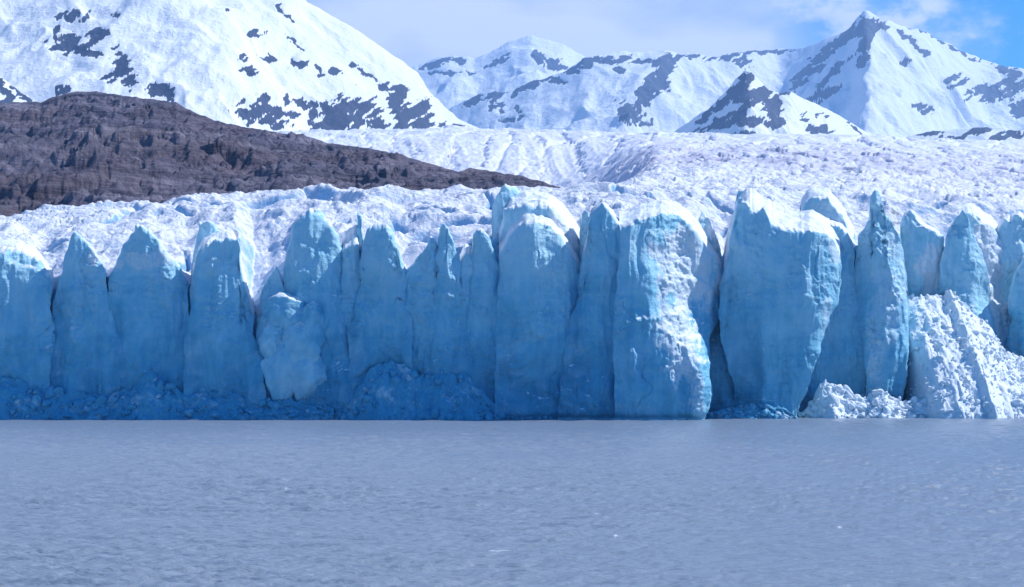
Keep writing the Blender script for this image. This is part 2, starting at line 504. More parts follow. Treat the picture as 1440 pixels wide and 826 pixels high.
tower('ice_fin', 'pale sunlit fin filling the notch right of the sunlit layered block',
      [(980, 330), (984, 306), (990, 296), (1000, 306), (1010, 336), (1018, 366), (1022, 384)], Y=258, r=.6, D=8, ts=.0, tone_shade=(-.4, 0.), cat='ice fin', base=450, crust=[(1010, 320, 20, 40, .8)])
tower('ice_tower', 'dark blue recessed wall between the sunlit layered block and the great leaning tower',
      [(985, 420), (1000, 400), (1014, 380), (1030, 366), (1060, 366), (1085, 380), (1100, 400)], Y=254, r=.7, ts=.1, D=10, foot=3,
      left=[(985, 420), (976, 480), (968, 592)], right=[(1100, 400), (1104, 592)], plan=((0, 2.), (.3, .8), (.6, 0), (1, .3)), tone_shade=(.3, .85), cap=False)
tower('ice_tower', 'great leaning blue tower, peaked at its left edge, broad and undercut on its right',
      [(1012, 408), (1018, 380), (1023, 356), (1029, 322), (1034, 296), (1039, 275), (1048, 284), (1058, 295), (1064, 297), (1069, 296), (1075, 292), (1080, 303), (1086, 314), (1098, 319), (1107, 322), (1118, 322), (1130, 325), (1143, 325), (1155, 327), (1165, 331), (1174, 336), (1181, 350), (1184, 364)],
      Y=247, r=.9, ts=.38, D=13, hang=1.2, foot=0., left=[(1012, 404), (1009, 436), (1012, 470), (1022, 505), (1034, 545), (1040, 592)],
      right=[(1184, 360), (1181, 384), (1171, 416), (1160, 452), (1149, 490), (1136, 536), (1120, 570), (1116, 592)],
      plan=((0, 3.2), (.15, 2.0), (.3, 1.5), (.40, .5), (.48, 0), (.75, .4), (.88, 1.5), (1, 5.)), low=((0, 5.5), (.2, 4.6), (.34, 3.2), (.42, .6), (.6, 0), (.9, .5), (1, 2.)), tone_shade=(.1, .6), grit=[(1146, 421, 7, 6, .8)], crust=[(1175, 345, 14, 32, .6), (1160, 450, 10, 70, .5)])
tower('ice_tower', 'curved blue slab tucked behind the right side of the great leaning tower',
      [(1150, 330), (1160, 318), (1171, 313), (1182, 317), (1192, 325), (1199, 337), (1204, 352)], Y=259, r=1.0, ts=.2, D=14,
      left=[(1150, 330), (1128, 450), (1104, 592)], right=[(1204, 350), (1205, 400), (1208, 592)], plan=((0, .8), (.5, 0), (.8, .5), (1, 2.)), tone_shade=(.2, .55))
tower('ice_tower', 'shaded rounded hump of snow and ice behind the curved blue slab',
      [(1128, 300), (1136, 279), (1150, 275), (1164, 277), (1176, 288), (1187, 302), (1197, 324), (1202, 340)], Y=270, r=1.2, ts=.3, D=12, base=420, tone_shade=(-.3, .1), crust=[(1165, 295, 40, 30, .55)])
tower('ice_tower', 'tallest spire, smooth blue on its left and rough frosted ice on its right',
      [(1203, 380), (1205, 352), (1210, 330), (1216, 318), (1222, 308), (1225, 292), (1227, 275), (1233, 266), (1240, 269), (1245, 284), (1249, 300), (1258, 312), (1268, 330), (1274, 352), (1277, 385)],
      Y=257, r=.7, ts=-.1, D=10, foot=0., left=[(1203, 374), (1205, 441), (1211, 510), (1214, 592)], right=[(1277, 380), (1278, 430), (1275, 490), (1268, 530), (1261, 565), (1256, 592)],
      plan=((0, 3.2), (.28, .5), (.42, 0), (.75, .8), (.9, 2.0), (1, 5.)), split=.4, tone_shade=(-.05, .5), rough=1.2,
      crust=[(1246, 425, 26, 70, .5), (1228, 500, 18, 60, .5), (1260, 350, 16, 30, .5), (1274, 400, 5, 70, .5)])
tower('ice_tower', 'small grey-blue tower behind the white rubble slope, right of the tallest spire',
      [(1266, 330), (1268, 312), (1274, 302), (1280, 295), (1289, 303), (1298, 315), (1305, 321), (1316, 325), (1326, 331), (1331, 350)], Y=275, r=.9, ts=.15, D=10, base=470,
      tone_shade=(.1, .3), crust=[(1310, 380, 25, 50, .7)])
tower('ice_tower', 'tower with a smooth shaded blue left face and a sharp ridge against a white flank',
      [(1322, 370), (1328, 350), (1335, 325), (1346, 306), (1356, 293), (1364, 306), (1372, 330), (1380, 350), (1388, 374), (1394, 400)], Y=273, r=.7, ts=.0, D=8, base=520,
      plan=((0, .5), (.2, 0), (.5, .2), (.62, 1.2), (1, 6.)), split=.52, tone_shade=(.1, .4))
tower('ice_tower', 'white sunlit fluted flank between the sharp blue ridge and the far right crack',
      [(1352, 300), (1366, 296), (1382, 306), (1400, 318), (1414, 345), (1420, 380)], Y=277, r=1.4, ts=.25, D=14, base=540, right=[(1420, 380), (1419, 440), (1420, 540)],
      plan=((0, 0), (.3, 1.5), (.6, 5.5), (1, 11.)), tone_shade=(-.2, .3), crust=[(1395, 400, 60, 140, 1.)], rough=1.4)
tower('ice_tower', 'blue tower cut off by the right edge, above the white rubble slope',
      [(1420, 440), (1424, 405), (1430, 384), (1440, 364), (1460, 350), (1490, 352), (1520, 380)], Y=275, D=7, r=1.2, ts=.1, base=560, left=[(1420, 438), (1423, 470), (1426, 560)])
tower('ice_fin', 'thin ribbed ice fins leaning together near the top right edge',
      [(1400, 340), (1408, 318), (1414, 306), (1422, 312), (1430, 300), (1440, 306), (1462, 312)], Y=285, r=.6, ts=.2, D=10, base=470, tone_shade=(-.3, .1), cat='ice fin', rough=1.6)


# ------------------------------------------------------------------ loose ice: boulders and rubble
_ico = None


def ico(sub):
    import bmesh
    bm = bmesh.new(); bmesh.ops.create_icosphere(bm, subdivisions=sub, radius=1.)
    V = np.array([v.co[:] for v in bm.verts]); T = np.array([[v.index for v in f.verts] for f in bm.faces]); bm.free()
    return V, T


def chunk(rng, sub=3, cuts=9, lo=.62, hi=.95):
    V, T = ico(sub) if sub not in chunk.c else chunk.c[sub]
    chunk.c[sub] = (V, T)
    P = V.copy()
    for _ in range(cuts):
        n = rng.normal(size=3); n /= np.linalg.norm(n)
        d = rng.uniform(lo, hi); q = P @ n - d
        P -= np.outer(np.clip(q, 0, None), n)
    return P, T


chunk.c = {}


def boulder(label, px, py, rx, ry, Y, seed, cuts=12, lo=.78, hi=.98, white=.25, group='boulders of the fallen ice heap'):
    rng = np.random.default_rng(seed)
    P, T = chunk(rng, 5, cuts, lo, hi)
    a = np.arctan2(P[:, 1], P[:, 0])
    d = 1 + .10 * fbm(P[:, 0] * 1.6 + seed, P[:, 2] * 1.6 + P[:, 1], seed, 4) + .03 * fbm(P[:, 0] * 6, P[:, 2] * 6 + P[:, 1] * 5, seed + 3, 4)
    P = P * d[:, None]
    c = np.array([wx(px, Y), Y, wz(py, Y)])
    sc = np.array([rx * Y / F, min(2.2, .6 * (rx + ry) * .5 * Y / F), ry * Y / F])
    o = make_mesh('ice_boulder', P * sc + c, T, ICE, None, {'ice_tone_shade': .35 + .25 * fbm(P[:, 0] * 2, P[:, 2] * 2, seed, 3), 'crust': np.full(len(P), white), 'grit': np.zeros(len(P))})
    tag(o, label, 'ice boulder', group)


BY = 240.9
boulder('rounded blue ice boulder on top of the heap in the alcove', 401, 440, 30, 30, BY - .1, 3)
boulder('ragged ice boulder wedged at the upper right of the heap, beside a dark crack', 436, 454, 21, 36, BY - .5, 4, lo=.68)
boulder('large smooth ice boulder in the middle of the heap', 425, 486, 34, 36, BY - .7, 5)
boulder('small broken ice boulder at the left side of the heap', 382, 478, 19, 30, BY - .7, 6, lo=.68)
boulder('long ice boulder slanting down the lower left of the heap', 394, 522, 27, 46, BY - .5, 7)
boulder('blocky ice boulder at the lower right of the heap', 431, 530, 29, 38, BY - .5, 8, lo=.68)


def rubble(name, label, line, Y, front, n, size, seed, white=.3, sink=.1):
    """a talus of broken ice: an uneven apron and hundreds of angular lumps lying on it, falling towards the water"""
    rng = np.random.default_rng(seed)
    x0, x1 = line[0][0], line[-1][0]
    C = int((x1 - x0) * .9); Rr = 170
    px = np.linspace(x0, x1, C)

    def height(px, v, X, Yp):
        H = np.maximum(wz(lut(line, px), Y), .15)
        h = H * (1 - v) ** .85
        f1, _ = facets(X / 2.4, Yp / 2.4, seed, 1.2)
        return h + np.minimum(.3 + h * .12, 1.) * (f1 * .3 + .6 * fbm(X / 3, Yp / 3, seed + 4, 5)) - sink
    v = np.linspace(0, 1, Rr)[:, None]
    dep = front * np.maximum(wz(lut(line, px), Y), .4)
    Yg = Y - v * dep[None, :] + .6 * fbm(px[None, :] / 14., v * 3, seed + 2, 4)
    Xg = wx(px, Y)[None, :] + 0 * Yg
    Zg = height(px[None, :], v, Xg, Yg)
    Zg[-1] = -1.2
    VV = [np.stack([Xg, Yg, Zg], -1).reshape(-1, 3)]
    q = grid_q(Rr, C, 0, True)
    TT = [np.concatenate([q[:, [0, 1, 2]], q[:, [0, 2, 3]]])]
    cr = [np.clip(white + .35 * fbm(Xg / 5, Yg / 5 + Zg / 4, seed + 9, 4), 0, 1).ravel()]
    off = len(VV[0])
    for _ in range(n):
        P, T = chunk(rng, 2, 9, .35, .8)
        P = P * (1 + .16 * fbm(P[:, 0] * 2 + off, P[:, 1] * 2 + P[:, 2] * 1.7, 5, 3))[:, None]
        p = rng.uniform(x0, x1); vv = rng.uniform(0, 1)
        H = max(wz(float(lut(line, p)), Y), .15)
        if H < .5 and rng.uniform() < .7: continue
        r = size * rng.lognormal(-.5, .8)
        r = min(r, .25 + .22 * H, 2.4 * size)
        y_ = Y - vv * front * max(H, .4); x_ = wx(p, Y)
        z_ = float(height(np.array(p), np.array(vv), np.array(x_), np.array(y_)))
        M = rng.normal(size=(3, 3)); M, _ = np.linalg.qr(M)
        P = (P * rng.uniform(.55, 1.5, 3)) @ M.T * r + np.array([x_, y_, max(z_, 0) - r * .05])
        VV.append(P); TT.append(T + off); off += len(P)
        cr.append(np.full(len(P), np.clip(white + rng.normal(0, .12), 0, 1)))
    o = make_mesh(name, np.concatenate(VV), np.concatenate(TT), RUB, None, {'crust': np.concatenate(cr)}, smooth=True)
    tag(o, label, 'ice rubble', None, 'stuff')
    return o


rubble('ice_rubble', 'low dark blue rubble of broken ice along the waterline at the left',
       [(-80, 540), (-20, 522), (20, 530), (60, 548), (100, 552), (150, 556), (185, 545), (210, 520), (235, 538), (262, 556), (290, 548), (330, 556), (380, 562), (420, 566), (470, 572)], 239.6, .45, 300, .48, 11, .16)
rubble('ice_rubble', 'mound of broken blue ice at the foot of the wall near the centre',
       [(470, 578), (490, 566), (505, 542), (520, 520), (548, 508), (580, 518), (600, 528), (625, 520), (655, 528), (680, 548), (700, 572), (720, 582), (800, 584), (860, 580), (960, 584)], 239.8, .42, 260, .5, 12, .16)
rubble('ice_rubble', 'bright white ice rubble along the waterline at the right',
       [(1106, 588), (1130, 578), (1142, 562), (1152, 540), (1162, 532), (1176, 542), (1200, 555), (1218, 560), (1232, 550), (1250, 552), (1270, 566), (1290, 562), (1310, 556), (1335, 566), (1350, 552), (1380, 550), (1410, 552), (1440, 550), (1480, 552), (1530, 560)], 254, .95, 900, .46, 13, .97)
rubble('ice_rubble', 'high slope of white crushed ice below the small right-hand towers',
       [(1252, 570), (1258, 470), (1264, 428), (1276, 417), (1300, 414), (1325, 418), (1334, 406), (1350, 424), (1372, 440), (1395, 462), (1408, 490), (1424, 500), (1450, 505), (1530, 520)], 272, 1.12, 2400, .27, 14, 1.0)
rubble('ice_rubble', 'dark blue rubble at the foot of the great leaning tower',
       [(960, 585), (1000, 578), (1040, 570), (1075, 566), (1105, 574), (1120, 586)], 246.5, .6, 90, .45, 15, .2)


# flat floes and chunks afloat at the foot of the right-hand rubble
def floe(px, py, w, h, seed, label):
    rng = np.random.default_rng(seed)
    Y = CH * F / (py - HY)
    P, T = chunk(rng, 4, 8, .5, .9)
    P = P * (1 + .12 * fbm(P[:, 0] * 2.5, P[:, 1] * 2.5 + P[:, 2] * 2, seed, 4))[:, None]
    P = P * np.array([w * Y / F / 1.6, w * Y / F / 2.6, h * Y / F]) + np.array([wx(px, Y), Y, .02])
    o = make_mesh('ice_floe', P, T, RUB, None, {'crust': np.full(len(P), .95)})
    tag(o, label, 'ice floe', 'floes afloat below the right-hand rubble')


floe(1292, 587.6, 26, 2.6, 21, 'longest flat white floe afloat below the tallest spire')
floe(1258, 588.4, 12, 1.8, 22, 'small low floe left of the longest flat floe')
floe(1362, 586.6, 16, 4.5, 23, 'chunky white floe against the rubble right of the longest flat floe')


# ------------------------------------------------------------------ the glacier behind the front
def glacier():
    C, Rr = 1250, 760
    px = np.linspace(-260, 1700, C)[None, :]
    Yf = lut([(-300, 244), (830, 244), (880, 249), (975, 254), (1010, 267), (1100, 275), (1250, 276), (1262, 287), (1420, 289), (1700, 288)], px)
    tY = np.concatenate([np.linspace(0, 1, 230), np.zeros(Rr - 230)])[:, None]
    Y = np.where(np.arange(Rr)[:, None] < 230, Yf + (330 - Yf) * tY, 330 * (2750 / 330.) ** np.concatenate([np.zeros(230), np.linspace(.002, 1, Rr - 230)])[:, None])
    X = wx(px, Y)
    G = lut([(-300, 410), (0, 402), (72, 410), (110, 392), (152, 392), (210, 380), (264, 404), (300, 385), (330, 380), (356, 456), (380, 430), (397, 404), (440, 355), (480, 352), (505, 345), (540, 352),
             (570, 386), (600, 372), (650, 372), (700, 362), (750, 340), (818, 378), (870, 326), (960, 328), (1020, 378), (1060, 330), (1150, 332), (1200, 346), (1262, 345), (1327, 420),
             (1394, 445), (1425, 445), (1700, 440)], px + 9 * fbm(Y / 11., px / 60., 19, 3))
    Pp = lut([(-300, 318), (0, 303), (60, 300), (110, 294), (200, 290), (270, 279), (290, 277), (310, 280), (350, 273), (420, 270), (560, 272), (640, 271), (690, 271), (780, 271), (815, 262), (850, 259),
              (900, 262), (960, 268), (1040, 268), (1120, 272), (1240, 280), (1330, 290), (1440, 296), (1700, 300)], px)
    z0, z1 = wz(G, Yf + 2), wz(Pp, 325.)
    t = sm(0, 1, (Y - Yf) / (322. - Yf))
    t = .5 * np.clip((Y - Yf) / (322. - Yf), 0, 1) + .5 * t
    z = z0 + (z1 - z0) * t
    left = sm(930, 770, px)                       # the rock headland dams the ice here
    far = wz(lut([(-300, 185), (460, 184), (670, 180), (760, 184), (900, 188), (1240, 192), (1300, 196), (1440, 200), (1700, 205)], px), 2700.)
    tl = np.log(np.maximum(Y, 325) / 325.) / np.log(2700 / 325.)
    pr = Pp + ((HY - (far - CH) * F / 2700.) - Pp) * sm(-.35, 1.05, tl) ** 1.0
    zr = wz(pr, np.maximum(Y, 325.))
    zr = zr + (z1 - wz(Pp + ((HY - (far - CH) * F / 2700.) - Pp) * sm(-.35, 1.05, 0.), 325.)) * np.exp(-(Y - 325) / 60.)
    pa = HY - (z1 - CH) * F / 820.
    pf = HY - (far - CH) * F / 2700.
    tq = np.clip(np.log(np.maximum(Y, 820) / 820.) / np.log(2700 / 820.), 0, 1)
    zl = np.where(Y < 820, z1 + 0 * Y, wz(pa + (pf - pa) * np.sin(tq * np.pi / 2), np.maximum(Y, 820)))
    z = np.where(Y < 325, z, zl * left + zr * (1 - left))
    # crevasses and seracs
    w1 = 9 * fbm(X / 40, Y / 40, 5, 3)
    near = sm(1100, 330, Y)
    ramp_ = sm(0, 26, Y - Yf)
    wave = ridged((X * .8 + Y * .55 + w1) / 19., (Y * .9 - X * .25 + w1) / 27., 7, 2)
    crest, bd = facets((X + w1) / 12., (Y + w1) / 13., 8, 1.3)
    z = z + ramp_ * near * (3.0 * (wave - .62) + .7 * crest * sm(0, .4, bd))
    z = z + (.35 + .65 * ramp_) * (.45 * fbm(X / 5, Y / 5, 9, 4) + .5 * (ridged(X / 7, Y / 9, 10, 3) - .6)) * (near + .2)
    f = sm(330, 700, Y)
    sc = 1 + .5 * f + 1.2 * sm(1000, 2600, Y)
    z = z + f * (2.3 * (ridged((X + .7 * Y) / (26. * sc), (Y - .5 * X) / (60. * sc), 11, 4) - .6) * sc)
    fh, fb = facets((X + w1) / (19. * sc), (Y + w1) / (32. * sc), 12, 1.4)
    z = z + f * sc * (1.3 * fh - 1.7 * np.exp(-(fb / .08) ** 2))
    z = z + f * 1.3 * fbm(X / 7, Y / 10, 14, 4)
    st2 = fbm((X + .4 * Y) / 6., (Y - .3 * X) / 2.6, 18, 4)
    z = z + ramp_ * near * .55 * st2 - ramp_ * near * 1.1 * sm(.42, .7, st2)
    # open crevasses close to the front
    ck = np.abs(perlin((X * .9 + w1) / 22., (Y + .35 * X + w1) / 13., 15))
    z = z - ramp_ * near * 3.0 * np.exp(-(ck / .05) ** 2) * sm(-.1, .3, perlin(X / 30, Y / 30, 16))
    silt = .08 + sm(330, 800, Y) * (.35 + .65 * sm(1700, 900, Y)) * (1 - .4 * sm(1100, 1440, px)) + .12
    V = np.stack([X, np.broadcast_to(Y, X.shape), z], -1)
    # the wall under the front edge
    K = 30
    dz = np.linspace(0, 1, K)[:, None]
    Zs = -1.5 + (z[0][None, :] + 1.5) * dz
    Ys = Y[0][None, :] + 0 * Zs + 2.2 * fbm(X[0][None, :] / 4., Zs / 9., 30, 4) * (1 - dz ** 6)
    S = np.stack([np.repeat(X[0][None, :], K, 0), Ys, Zs], -1)[:-1]
    V = np.concatenate([S, V], 0)
    sl = np.concatenate([np.zeros(S.shape[:2]), silt * np.ones(X.shape)], 0)
    o = make_mesh('glacier', V.reshape(-1, 3), grid_q(V.shape[0], C), GLA, None, {'silt': sl.ravel()})
    tag(o, 'broken white glacier surface sloping up from the ice front to the mountains', 'glacier', None, 'structure')


glacier()


# ------------------------------------------------------------------ mountains
def mountain(name, label, ridge, Yr, tan_f, mat, depth, amp, L, seed, blobs=(), step=1.3, rows=190, bias=0., back=.6, jag=1., concave=.25, zmin=-1., noise_rock=0., ydist=(), spur=(), kind='structure', cat='mountain', aniso=1.):
    x0, x1 = ridge[0][0], ridge[-1][0]
    C = int((x1 - x0) / step)
    px = np.linspace(x0, x1, C)[None, :]
    pr = lut(ridge, px) + jag * (1.6 * fbm(px / 17., px * 0, seed, 5))
    yr = Yr + (lut(ydist, px) if ydist else 0.) + 0 * px
    kk = max(3, int(26 / step)) | 1
    yr = np.convolve(np.pad(yr[0], kk // 2, mode='edge'), np.ones(kk) / kk, 'valid')[None, :]
    Zr = wz(pr, yr)
    d = (depth * np.linspace(0, 1, rows) ** 1.25)[:, None]
    db = (depth * .8 * np.linspace(.03, 1, 30))[:, None]
    Yf = yr - d; Yb = yr + db
    X = wx(px, Yf)
    def soft(A_, w_):
        n = max(3, int(w_ / step)) | 1
        ker = np.hanning(n + 2)[1:-1]; ker /= ker.sum()
        return np.convolve(np.pad(A_[0], n // 2, mode='edge'), ker, 'valid')[None, :]
    Z1, Z2 = soft(Zr, 22), soft(Zr, 80)
    e1, e2 = np.exp(-d / (L * .18)), np.exp(-d / (L * 1.1))
    zs = Zr * e1 + (1 - e1) * (Z1 * e2 + (1 - e2) * Z2)
    z = zs - tan_f * d * (1 + concave - concave * d / depth * 1.0)
    A = amp * (1 - np.exp(-d / L)) + amp * .06
    wv = L * .35 * fbm(X / (L * 1.4), Yf / (L * 1.4), seed + 1, 3)
    rg = ridged((X + wv) / (L * 1.15), (Yf + wv) / (L * 1.6), seed + 2, 3)
    z = z + A * (rg - .62) * .75
    z = z + .13 * A * fbm(X / (L * .3), Yf / (L * .4), seed + 3, 5)
    for (ax, ay, bx, by, h, wd) in spur:       # spurs running down from the crest: photo points give where they stand
        Y_a = yr.min(); n = 24
        pyv = HY - (z - CH) * F / Yf
        tx, ty = bx - ax, by - ay; l2 = tx * tx + ty * ty
        pt = np.clip(((px - ax) * tx + (pyv - ay) * ty) / l2, 0, 1)
        dd = np.hypot(px - ax - pt * tx, pyv - ay - pt * ty)
        z = z + h * sm(0, 1, np.clip(1 - dd / wd, 0, 1)) * (1 - .5 * pt) * (1 - np.exp(-d / (L * .3)))
    pyv = HY - (z - CH) * F / Yf
    rock = np.full(z.shape, -1.0)
    wxp = px + 5 * fbm(px / 16., pyv / 12., seed + 5, 4); wyp = pyv + 4 * fbm(px / 14., pyv / 11., seed + 6, 4)
    for (cx, cy, rx, ry, rot, st) in blobs:
        c, s_ = math.cos(R(rot)), math.sin(R(rot))
        ex, ey = (wxp - cx), (wyp - cy)
        a, b = (ex * c + ey * s_) / rx, (-ex * s_ + ey * c) / ry
        rock = np.maximum(rock, np.minimum(.66 * st, 1.2 - (a * a + b * b) ** .5) )
    streak = fbm((px - pyv * 1.1) / 34., (pyv + px * .62 * aniso) / 8.5, seed + 7, 5)
    rock = rock + .5 * streak + .18 * fbm(px / 4., pyv / 3., seed + 8, 3) + bias
    if noise_rock:
        rock = np.maximum(rock, noise_rock * (streak + .6 * fbm(px / 40., pyv / 25., seed + 9, 3)) - .1)
    rk = sm(.12, .38, rock)
    z = z - amp * .03 * rk
    z = np.maximum(z, zmin)
    zb = np.maximum(Zr - back * db + amp * .5 * (fbm(wx(px, Yb) / L, Yb / L, seed + 4, 4)) * np.clip(db / L, 0, 1), zmin)
    V = np.concatenate([np.stack([X, Yf, z], -1)[::-1], np.stack([wx(px, Yb), Yb, zb], -1)], 0)
    at = np.concatenate([rk[::-1], np.zeros(zb.shape)], 0)
    o = make_mesh(name, V.reshape(-1, 3), grid_q(V.shape[0], C), mat, None, {'rock': at.ravel()})
    tag(o, label, cat, None, kind)
    return o


# bare brown headland
def headland():
    ridge = [(-330, 175), (-200, 158), (-60, 148), (0, 145), (60, 143), (82, 134), (105, 129), (135, 129), (190, 137), (248, 144), (262, 153), (300, 169), (340, 178), (400, 188), (440, 194), (460, 201),
             (520, 209), (560, 217), (600, 229), (645, 242), (662, 236), (690, 241), (730, 247), (764, 256), (800, 268)]
    C, rows = 820, 260
    px = np.linspace(-330, 800, C)[None, :]
    pr = lut(ridge, px) + 1.3 * fbm(px / 13., px * 0, 61, 5)
    yr = lut([(-330, 760), (150, 720), (460, 600), (645, 520), (660, 545), (800, 480)], px)
    d = (np.linspace(0, 1, rows) ** 1.1)[:, None]
    yf = lut([(-330, 380), (200, 385), (460, 395), (800, 400)], px)
    Y = yr + (yf - yr) * d
    Zr = wz(pr, yr)
    z1 = wz(lut([(-330, 330), (0, 320), (200, 306), (400, 290), (640, 282), (800, 280)], px), yf)
    X = wx(px, Y)
    e = d + .09 * fbm(X / 60, Y / 60, 62, 4) * np.sin(np.pi * d)
    z = Zr + (z1 - Zr) * np.clip(e, 0, 1) ** .9
    env = np.clip(d * 14, 0, 1) * np.minimum(1, (Zr - z1) / 40.)
    wv = 14 * fbm(X / 55, Y / 55, 63, 4)
    # benches and ledges of the folded strata
    q = (z + .18 * X + wv * 1.1) / 9.
    fr = q - np.floor(q)
    z = z + env * 3.4 * (sm(.25, .75, fr) - fr)
    q = (z - .12 * X + wv * .7) / 3.7
    fr = q - np.floor(q)
    z = z + env * 1.2 * (sm(.3, .7, fr) - fr)
    z = z + env * 6 * (ridged((X + wv) / 42., (Y + wv) / 60., 64, 5) - .62)
    fh, fb = facets((X + wv) / 10., (Y + wv) / 14., 65, 1.4)
    z = z + env * (1.3 * fh - 1.0 * np.exp(-(fb / .07) ** 2)) + env * 1.6 * fbm(X / 5, Y / 6, 66, 5)
    # hollows
    pyv = HY - (z - CH) * F / Y
    for (cx, cy, rx, ry, h) in ((102, 224, 26, 13, 4), (335, 228, 22, 13, 3.5), (365, 240, 16, 6, 2.5), (210, 200, 22, 7, 2), (560, 245, 26, 6, 2)):
        z = z - h * np.exp(-(((px - cx) / rx) ** 2 + ((pyv - cy) / ry) ** 2) ** 1.5)
    db = np.linspace(4, 260, 30)[:, None]
    V = np.concatenate([np.stack([X, Y, z], -1)[::-1], np.stack([wx(px, yr + db), yr + db + 0 * px, Zr - .55 * db + np.clip(db / 20, 0, 1) * 5 * fbm(wx(px, yr + db) / 30, db / 30, 67, 4)], -1)], 0)
    o = make_mesh('rocky_hill', V.reshape(-1, 3), grid_q(V.shape[0], C), ROCK)
    tag(o, 'bare purplish brown rock headland with folded layers, above the left half of the ice front', 'rocky hill', None, 'structure')


headland()

mountain('mountain', 'huge bright snow mountain at the upper left with scattered dark rock patches',
         [(-420, 30), (-260, -40), (-80, -70), (60, -84), (200, -92), (320, -70), (400, -28), (432, 2), (470, 24), (500, 41), (535, 66), (566, 86), (588, 104), (604, 128), (625, 150), (645, 168), (668, 178), (690, 190)],
         3350, .62, mat_mountain(1.), 1250, 60, 260, 71,
         blobs=[(103, 22, 22, 9, -8, 1), (95, 62, 26, 15, 5, 1), (138, 50, 20, 11, -15, 1), (80, 48, 8, 16, 0, 1), (120, 75, 24, 5, 0, .8), (173, 97, 15, 30, -20, .9), (170, 108, 24, 7, -5, .7),
                (88, 126, 12, 8, 0, .9), (222, 127, 16, 10, 0, 1), (238, 130, 9, 12, 0, .8), (352, 100, 15, 7, 5, 1), (378, 82, 16, 5, 8, 1), (422, 90, 13, 7, 10, 1), (448, 98, 5, 9, -20, .8), (342, 80, 7, 5, 0, .6),
                (474, 101, 10, 8, 20, 1), (356, 46, 10, 5, 0, .8), (375, 48, 6, 4, 0, .7), (398, 18, 22, 3, 42, 1), (416, 62, 18, 3, 40, 1), (512, 102, 34, 3, 36, 1), (540, 122, 12, 5, 20, .9), (162, 20, 6, 4, 0, .6),
                (438, 0, 8, 4, 20, 1), (320, 14, 5, 3, 0, .7),
                (370, 138, 10, 6, 0, .8), (404, 139, 7, 7, 0, .9), (362, 160, 34, 15, 10, 1.), (395, 166, 18, 14, 0, .7), (430, 146, 18, 7, 15, .9), (412, 162, 9, 6, 0, .9), (440, 160, 10, 6, 0, .8),
                (490, 160, 44, 27, -4, 1.), (475, 172, 38, 14, 0, 1), (562, 152, 15, 34, -28, 1.), (590, 160, 20, 22, 20, 1.), (600, 170, 16, 10, 0, .9), (565, 128, 10, 9, 0, .9), (536, 175, 26, 9, 0, .9), (575, 176, 40, 6, 0, .8), (640, 178, 18, 5, 0, .7), (448, 176, 20, 6, 0, .7)],
         spur=((430, 0, 600, 120, 40, 60), (200, -60, 330, 130, 30, 70), (440, 100, 560, 170, 22, 40)), bias=-.06, concave=.15)

mountain('mountain', 'dark rock and snow spur at the far left edge, behind the brown headland',
         [(-260, 20), (-120, 60), (-40, 92), (0, 108), (14, 118), (30, 130), (48, 141), (70, 160)], 2500, .6, mat_mountain(1.2), 500, 30, 90, 72,
         blobs=[(4, 124, 26, 7, 45, 1), (32, 134, 20, 3, 42, 1), (-60, 120, 70, 20, 20, 1), (8, 142, 10, 10, 60, .8)], rows=90, bias=-.05)

